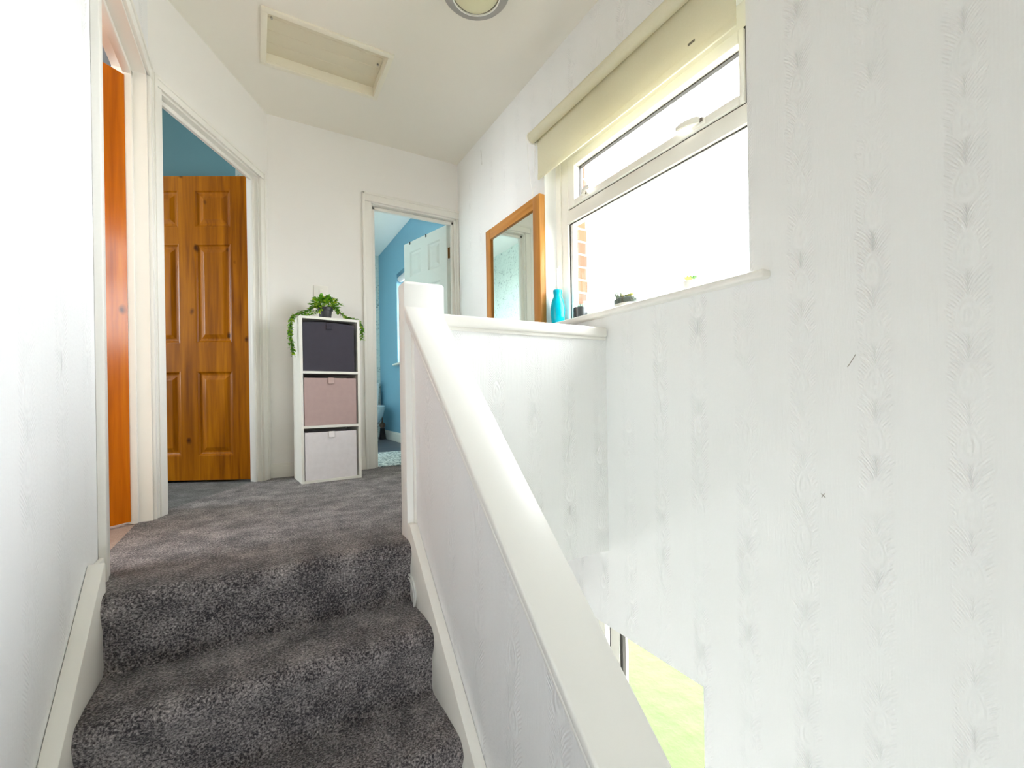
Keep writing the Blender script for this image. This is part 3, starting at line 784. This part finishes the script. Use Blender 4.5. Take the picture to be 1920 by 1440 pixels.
# ------------------------------------------------------------------ trailing plant on top of the unit
pl = empty('potted_plant', UM @ Vector((.178, .13, UH)), label='trailing green plant in a black pot on top of the shelf unit', cat='plant')
MB().lathe([(.001, 0), (.033, 0), (.035, .003), (.041, .062), (.047, .064), (.049, .084), (.045, .085), (.042, .078), (.001, .076)], 32).build('pot', plain('black_plastic', (56, 56, 62), .45, .1, 20), pl, smooth=35)
MB().lathe([(.001, .074), (.042, .077), (.001, .082)], 20).build('soil', plain('soil', (48, 36, 26), .95, .4, 120, .003), pl)
LEAFM = []
for i, (lo, hi) in enumerate((((84, 152, 24), (134, 196, 44)), ((156, 196, 36), (204, 226, 64)), ((58, 112, 28), (98, 156, 46)))):
    g = NT('leaf_%d' % i)
    n = g.n('ShaderNodeTexNoise', {'Vector': g.n('ShaderNodeTexCoord').outputs['Object'], 'Scale': 25.0, 'Detail': 2.0}).outputs[0]
    c = g.mix(n, lin(*lo), lin(*hi))
    d = g.n('ShaderNodeBsdfPrincipled', {'Base Color': c, 'Roughness': .45})
    t = g.n('ShaderNodeBsdfTranslucent', {'Color': c})
    g.t.links.new(g.n('ShaderNodeMixShader', {0: .3, 1: d.outputs[0], 2: t.outputs[0]}).outputs[0], g.out.inputs[0])
    LEAFM.append(g.m)
def add_leaf(b, p, d, up, L, W, mi_, shape=0):
    d = d.normalized(); s = d.cross(up)
    if s.length < .05: s = d.cross(Vector((1, 0, 0)))
    s.normalize(); n = s.cross(d).normalized()
    ws = ((0, .12), (.25, .8), (.55, 1), (.8, .75), (1, .1)) if shape == 0 else ((0, .25), (.2, .9), (.5, 1.05), (.78, .95), (1, .45))
    L_, C_, R_ = [], [], []
    for t, w in ws:
        c = p+d*L*t-n*(L*.18*t*t)
        L_.append(b.verts.new(c+s*W*w*.5+n*W*.12*w)); C_.append(b.verts.new(c)); R_.append(b.verts.new(c-s*W*w*.5+n*W*.12*w))
    for i in range(len(ws)-1):
        for A, B in ((L_, C_), (C_, R_)):
            f = b.faces.new((A[i], A[i+1], B[i+1], B[i])); f.material_index = mi_; f.smooth = True
# crown of round leaves
m = MB(); b = m.bm
for i in range(210):
    a = rnd.uniform(0, 2*PI); e = rnd.uniform(-.25, 1.35)
    r = rnd.uniform(.035, .075)
    p = Vector((math.cos(a)*math.cos(e)*r*1.15, math.sin(a)*math.cos(e)*r, .092+max(-.012, math.sin(e)*r*.85)))
    out = Vector((p.x, p.y, p.z-.07))
    add_leaf(b, p, out+Vector((rnd.uniform(-.5, .5), rnd.uniform(-.5, .5), rnd.uniform(-.6, .3)))*.05, Vector((rnd.uniform(-.4, .4), rnd.uniform(-.6, 0), 1)), rnd.uniform(.018, .030), rnd.uniform(.018, .028), rnd.choice((0, 0, 0, 1, 1, 2)), 1)
m.build('foliage', LEAFM, pl)
# trailing stems: points relative to the pot base (x along the unit roughly)
stems = []
for k in range(3):
    j = lambda s: rnd.uniform(-s, s)
    stems.append([(-.02, -.02, .085), (-.055, -.03, .085+j(.01)), (-.10, -.05, .052+j(.012)), (-.15, -.06+j(.02), .032+j(.012)), (-.192, -.075+j(.02), .012), (-.212, -.08+j(.02), -.035), (-.214+j(.008), -.082+j(.015), -.10), (-.208+j(.008), -.084+j(.015), -.16-.03*k), (-.204+j(.006), -.084, -.205-.03*k*.6)])
for k in range(3):
    j = lambda s: rnd.uniform(-s, s)
    stems.append([(.02, -.01, .088), (.055, -.02, .085+j(.012)), (.085, -.03, .055+j(.01)), (.125, -.05+j(.02), .022+j(.006)), (.165, -.07+j(.02), .012), (.198, -.085, -.004), (.214, -.09+j(.01), -.05), (.212+j(.006), -.09+j(.01), -.10-.014*k)])
stems.append([(.02, -.01, .09), (.05, -.02, .125), (.078, -.02, .122), (.10, -.02, .108)])
stems.append([(-.02, -.01, .09), (-.045, -.02, .13), (-.06, -.02, .135)])
stems.append([(-.02, -.03, .08), (-.05, -.06, .05), (-.09, -.08, .02), (-.12, -.08, .018)])
stems.append([(-.01, .02, .09), (-.06, .06, .07), (-.11, .07, .045), (-.15, .08, .02)])
ms = MB(); ml = MB()
for st in stems:
    pts = [Vector(p) for p in st]
    # resample
    path = []
    for p, q in zip(pts, pts[1:]):
        n = max(2, int((q-p).length/.006))
        for i in range(n): path.append(p.lerp(q, i/n))
    path.append(pts[-1])
    ms.tube(path[::2]+[path[-1]], .0013, 5)
    for i, p in enumerate(path):
        for s in (0, 1):
            if rnd.random() < .12: continue
            tan = (path[min(i+1, len(path)-1)]-path[max(i-1, 0)]).normalized()
            a = rnd.uniform(0, 2*PI)
            side = Vector((math.cos(a), math.sin(a)*.8-.25, rnd.uniform(-.5, .6)))
            add_leaf(ml.bm, p, side+tan*.5, Vector((rnd.uniform(-.5, .5), -.4, 1)), rnd.uniform(.013, .026), rnd.uniform(.008, .013), rnd.choice((0, 0, 1, 2, 2)))
ms.build('stem', plain('stem_green', (66, 96, 34), .6), pl)
ml.build('trailing_leaves', LEAFM, pl)

# ------------------------------------------------------------------ wall plate
o = MB().box(-.047, .047, -.010, 0, -.047, .047, bevel=.004, seg=2)
o.box(-.013, .013, -.014, -.008, -.02, .02, bevel=.002)
o = o.build('light_switch', GLOSS, smooth=35, loc=(.405, YB, 1.276)); tag(o, 'white square light switch on the back wall behind the plant', 'light switch')

# ------------------------------------------------------------------ ceiling light and loft hatch
cl = empty('ceiling_light', (.907, 1.838, ZC), label='round flush ceiling light with a grey ring', cat='light')
MB().lathe([(.154, 0), (.157, -.010), (.157, -.038), (.150, -.046), (.112, -.056), (.108, -.054), (.108, -.040), (.150, -.02)], 56, cap=False).build('ring', plain('brushed_grey', (172, 170, 166), .4, .05, 60, Metallic=.3), cl, smooth=35)
MB().lathe([(.108, -.046), (.096, -.060), (.07, -.072), (.035, -.078), (.001, -.079)], 48, cap=False).build('diffuser', plain('opal_diffuser', (226, 222, 186), .35), cl, smooth=60)
MB().lathe([(.1125, -.0555), (.1125, -.0590), (.1075, -.0600), (.1065, -.054)], 48, cap=False).build('bezel', RAILP, cl, smooth=60)
lh = empty('loft_hatch', (.37, 2.656, ZC), label='rectangular boarded loft hatch in the ceiling', cat='hatch')
HX0, HX1, HY0, HY1 = .045, .694, 2.445, 2.866
HP = plain('hatch_paint', (226, 218, 194), .5, .06, 10, .0006)
m = MB()
for (x0, x1, y0, y1) in ((HX0, HX1, HY0, HY0+.028), (HX0, HX1, HY1-.028, HY1), (HX0, HX0+.028, HY0+.02, HY1-.02), (HX1-.028, HX1, HY0+.02, HY1-.02)):
    m.box(x0, x1, y0, y1, ZC-.012, ZC+.002, bevel=.003)
for (x0, x1, y0, y1) in ((HX0+.0265, HX1-.0265, HY0+.024, HY0+.030), (HX0+.0265, HX1-.0265, HY1-.030, HY1-.024), (HX0+.024, HX0+.030, HY0+.0265, HY1-.0265), (HX1-.030, HX1-.024, HY0+.0265, HY1-.0265)):
    m.box(x0, x1, y0, y1, ZC-.004, ZC+.062)
under(m.build('hatch_frame', plain('hatch_frame_paint', (243, 238, 220), .45, .03, 10), smooth=30), lh)
m = MB(); yy = HY0+.029; nb = 4; bw = (HY1-HY0-.058)/nb
for i in range(nb): m.box(HX0+.029, HX1-.029, yy+i*bw+.0006, yy+(i+1)*bw-.0006, ZC+.045, ZC+.060, bevel=.0025, seg=1)
under(m.build('hatch_board', HP), lh)
for (x, y) in ((HX0+.050, 2.56), (HX1-.05, 2.62)):
    under(MB().lathe([(.001, .045), (.0055, .0445), (.0055, .036), (.001, .036)], 12, Matrix.Translation((x, y, ZC))).build('catch', STEEL), lh)

# ------------------------------------------------------------------ telephone cable on the stair string
pts = [(.462, 1.600, -.125), (.470, 1.575, -.118), (.4715, 1.545, -.120), (.4715, 1.515, -.140), (.471, 1.500, -.170), (.468, 1.498, -.203)]
m = MB().tube(pts, .0042, 8); m.tube([(p[0]-.002, p[1]+.012, p[2]-.012) for p in pts[1:]], .003, 8)
tag(m.build('phone_cable', plain('white_cable', (220, 220, 216), .5), smooth=60), 'short loop of white cable at the edge of the first stair riser', 'cable')

# ------------------------------------------------------------------ bathroom things
tag(MB().box(.34, 1.40, 3.40, 4.283, -.001, .006, bevel=.003).build('floor_mat', MATP), 'pale grey white patterned mat just inside the bathroom doorway', 'mat')
to = empty('toilet', (1.197, 5.62, 0), label='white toilet against the far bathroom wall', cat='toilet')
CER = plain('white_porcelain', (226, 236, 236), .12, .01, 5)
def oval(rx, ry, cy, z, n=32, sq=2.3):
    out = []
    for i in range(n):
        a = 2*PI*i/n; c, s = math.cos(a), math.sin(a)
        out.append((rx*abs(c)**(2/sq)*(1 if c > 0 else -1), cy+ry*abs(s)**(2/sq)*(1 if s > 0 else -1), z))
    return out
MB().loft([oval(.12, .17, .03, 0), oval(.118, .168, .03, .02), oval(.10, .15, .05, .10), oval(.10, .16, .04, .19)]).build('pedestal', CER, to, smooth=50)
MB().loft([oval(.10, .16, .04, .18), oval(.135, .20, -.0, .24), oval(.165, .235, -.03, .31), oval(.178, .25, -.04, .37), oval(.182, .255, -.04, .392), oval(.15, .22, -.04, .394)]).build('bowl', CER, to, smooth=50)
MB().loft([oval(.180, .25, -.035, .393), oval(.188, .258, -.035, .398), oval(.188, .258, -.035, .410), oval(.18, .25, -.035, .416)]).build('seat', CER, to, smooth=50)
MB().loft([oval(.182, .252, -.035, .4165), oval(.187, .256, -.035, .420), oval(.184, .253, -.035, .436), oval(.14, .21, -.035, .442)]).build('lid', CER, to, smooth=50)
MB().loft([[(sx*w, y, z) for sx, y in ((-1, .26), (1, .26), (1, .435), (-1, .435))] for w, z in ((.165, .40), (.185, .45), (.20, .70))]).build('cistern', CER, to)
MB().box(-.207, .207, .25, .437, .70, .728, bevel=.008).build('cistern_lid', CER, to, smooth=40)
tb = empty('toilet_brush', (1.394, 5.72, 0), label='dark toilet brush in its holder between the toilet and the blue wall', cat='toilet brush')
MB().lathe([(.001, 0), (.040, 0), (.042, .01), (.030, .13), (.033, .14), (.001, .14)], 20).build('holder', plain('dark_plastic', (52, 48, 48), .4), tb, smooth=40)
MB().lathe([(.001, .14), (.028, .15), (.038, .175), (.034, .20), (.012, .215), (.008, .23), (.008, .33), (.001, .335)], 20).build('brush', plain('brown_brush', (128, 106, 90), .7), tb, smooth=40)

# ------------------------------------------------------------------ outside
struct(MB().box(5.6, 30, -25, 30, ZH-.3, ZH-.11), 'floor_bounce', plain('bounce_ground', (186, 184, 176), .85, .12, 3, .004), 'unseen pale ground added beyond the lawn to bounce light indoors', 'bounce ground')  # invented reflector, throws skylight up through the window onto the ceiling
o = MB().box(1.72, 5.6, -25, 30, ZH-.3, ZH-.12).build('lawn', LAWN); tag(o, 'bright green lawn outside the lower window', 'lawn', kind='structure')

# ------------------------------------------------------------------ light
w = bpy.data.worlds.new('overcast_sky'); scene.world = w; w.use_nodes = True
nt = w.node_tree; nt.nodes.clear()
wo = nt.nodes.new('ShaderNodeOutputWorld'); bg = nt.nodes.new('ShaderNodeBackground')
bg.inputs[0].default_value = (.93, .968, 1.0, 1); bg.inputs[1].default_value = 5.0
nt.links.new(bg.outputs[0], wo.inputs[0])
def portal(name, loc, direction, sx, sy):
    ld = bpy.data.lights.new(name, 'AREA'); ld.shape = 'RECTANGLE'; ld.size = sx; ld.size_y = sy
    ld.cycles.is_portal = True
    o = bpy.data.objects.new(name, ld); COL.objects.link(o); o.location = loc
    o.rotation_euler = Vector(direction).to_track_quat('-Z', 'Y').to_euler()
    return o
portal('daylight_window', (1.66, 1.5, 1.43), (-1, 0, 0), 1.25, 1.10)
portal('daylight_lower_window', (1.66, 1.45, -1.57), (-1, 0, 0), .75, 2.0)
portal('daylight_bathroom', (1.66, 4.45, 1.46), (-1, 0, 0), 1.55, 1.1)
portal('daylight_bedroom', (-3.32, 1.40, 1.485), (1, 0, 0), 1.4, 1.37)
portal('daylight_box_room', (-3.32, 3.255, 1.485), (1, 0, 0), .79, 1.47)

portal('fill_opening_front', (-.04, -1.62, ZH+2.10), (0, 1, 0), .48, .50)  # guides sky light through the added fill opening behind the camera

portal('fill_opening_hall', (.62, 3.53, ZH+1.24), (0, -1, 0), .6, .64)  # guides sky light through the opening added in the hall end wall

# ------------------------------------------------------------------ camera
cd = bpy.data.cameras.new('camera'); cam = bpy.data.objects.new('camera', cd); COL.objects.link(cam)
yaw, roll = math.radians(30.136), math.radians(-.882)
fwd = Vector((math.sin(yaw), math.cos(yaw), 0)); r = Vector((math.cos(yaw), -math.sin(yaw), 0)); u = r.cross(fwd)
r2 = r*math.cos(roll)+u*math.sin(roll); u2 = -r*math.sin(roll)+u*math.cos(roll)
Mx = Matrix((r2, u2, -fwd)).transposed().to_4x4(); Mx.translation = (0, 0, .52)
cam.matrix_world = Mx
cd.sensor_width = 36; cd.lens = 826.5/1920*36; cd.shift_y = 23.5/1920; cd.clip_start = .02
scene.camera = cam

vs = scene.view_settings
vs.view_transform = 'Standard'; vs.look = 'None'; vs.gamma = 1; vs.use_curve_mapping = False; vs.exposure = 2.03
cy = scene.cycles
cy.use_denoising = True; cy.use_adaptive_sampling = True; cy.adaptive_threshold = .02; cy.diffuse_bounces = 8; cy.max_bounces = 16; cy.glossy_bounces = 6; cy.transparent_max_bounces = 16; cy.transmission_bounces = 8
cy.caustics_reflective = False; cy.caustics_refractive = False; cy.sample_clamp_indirect = 12
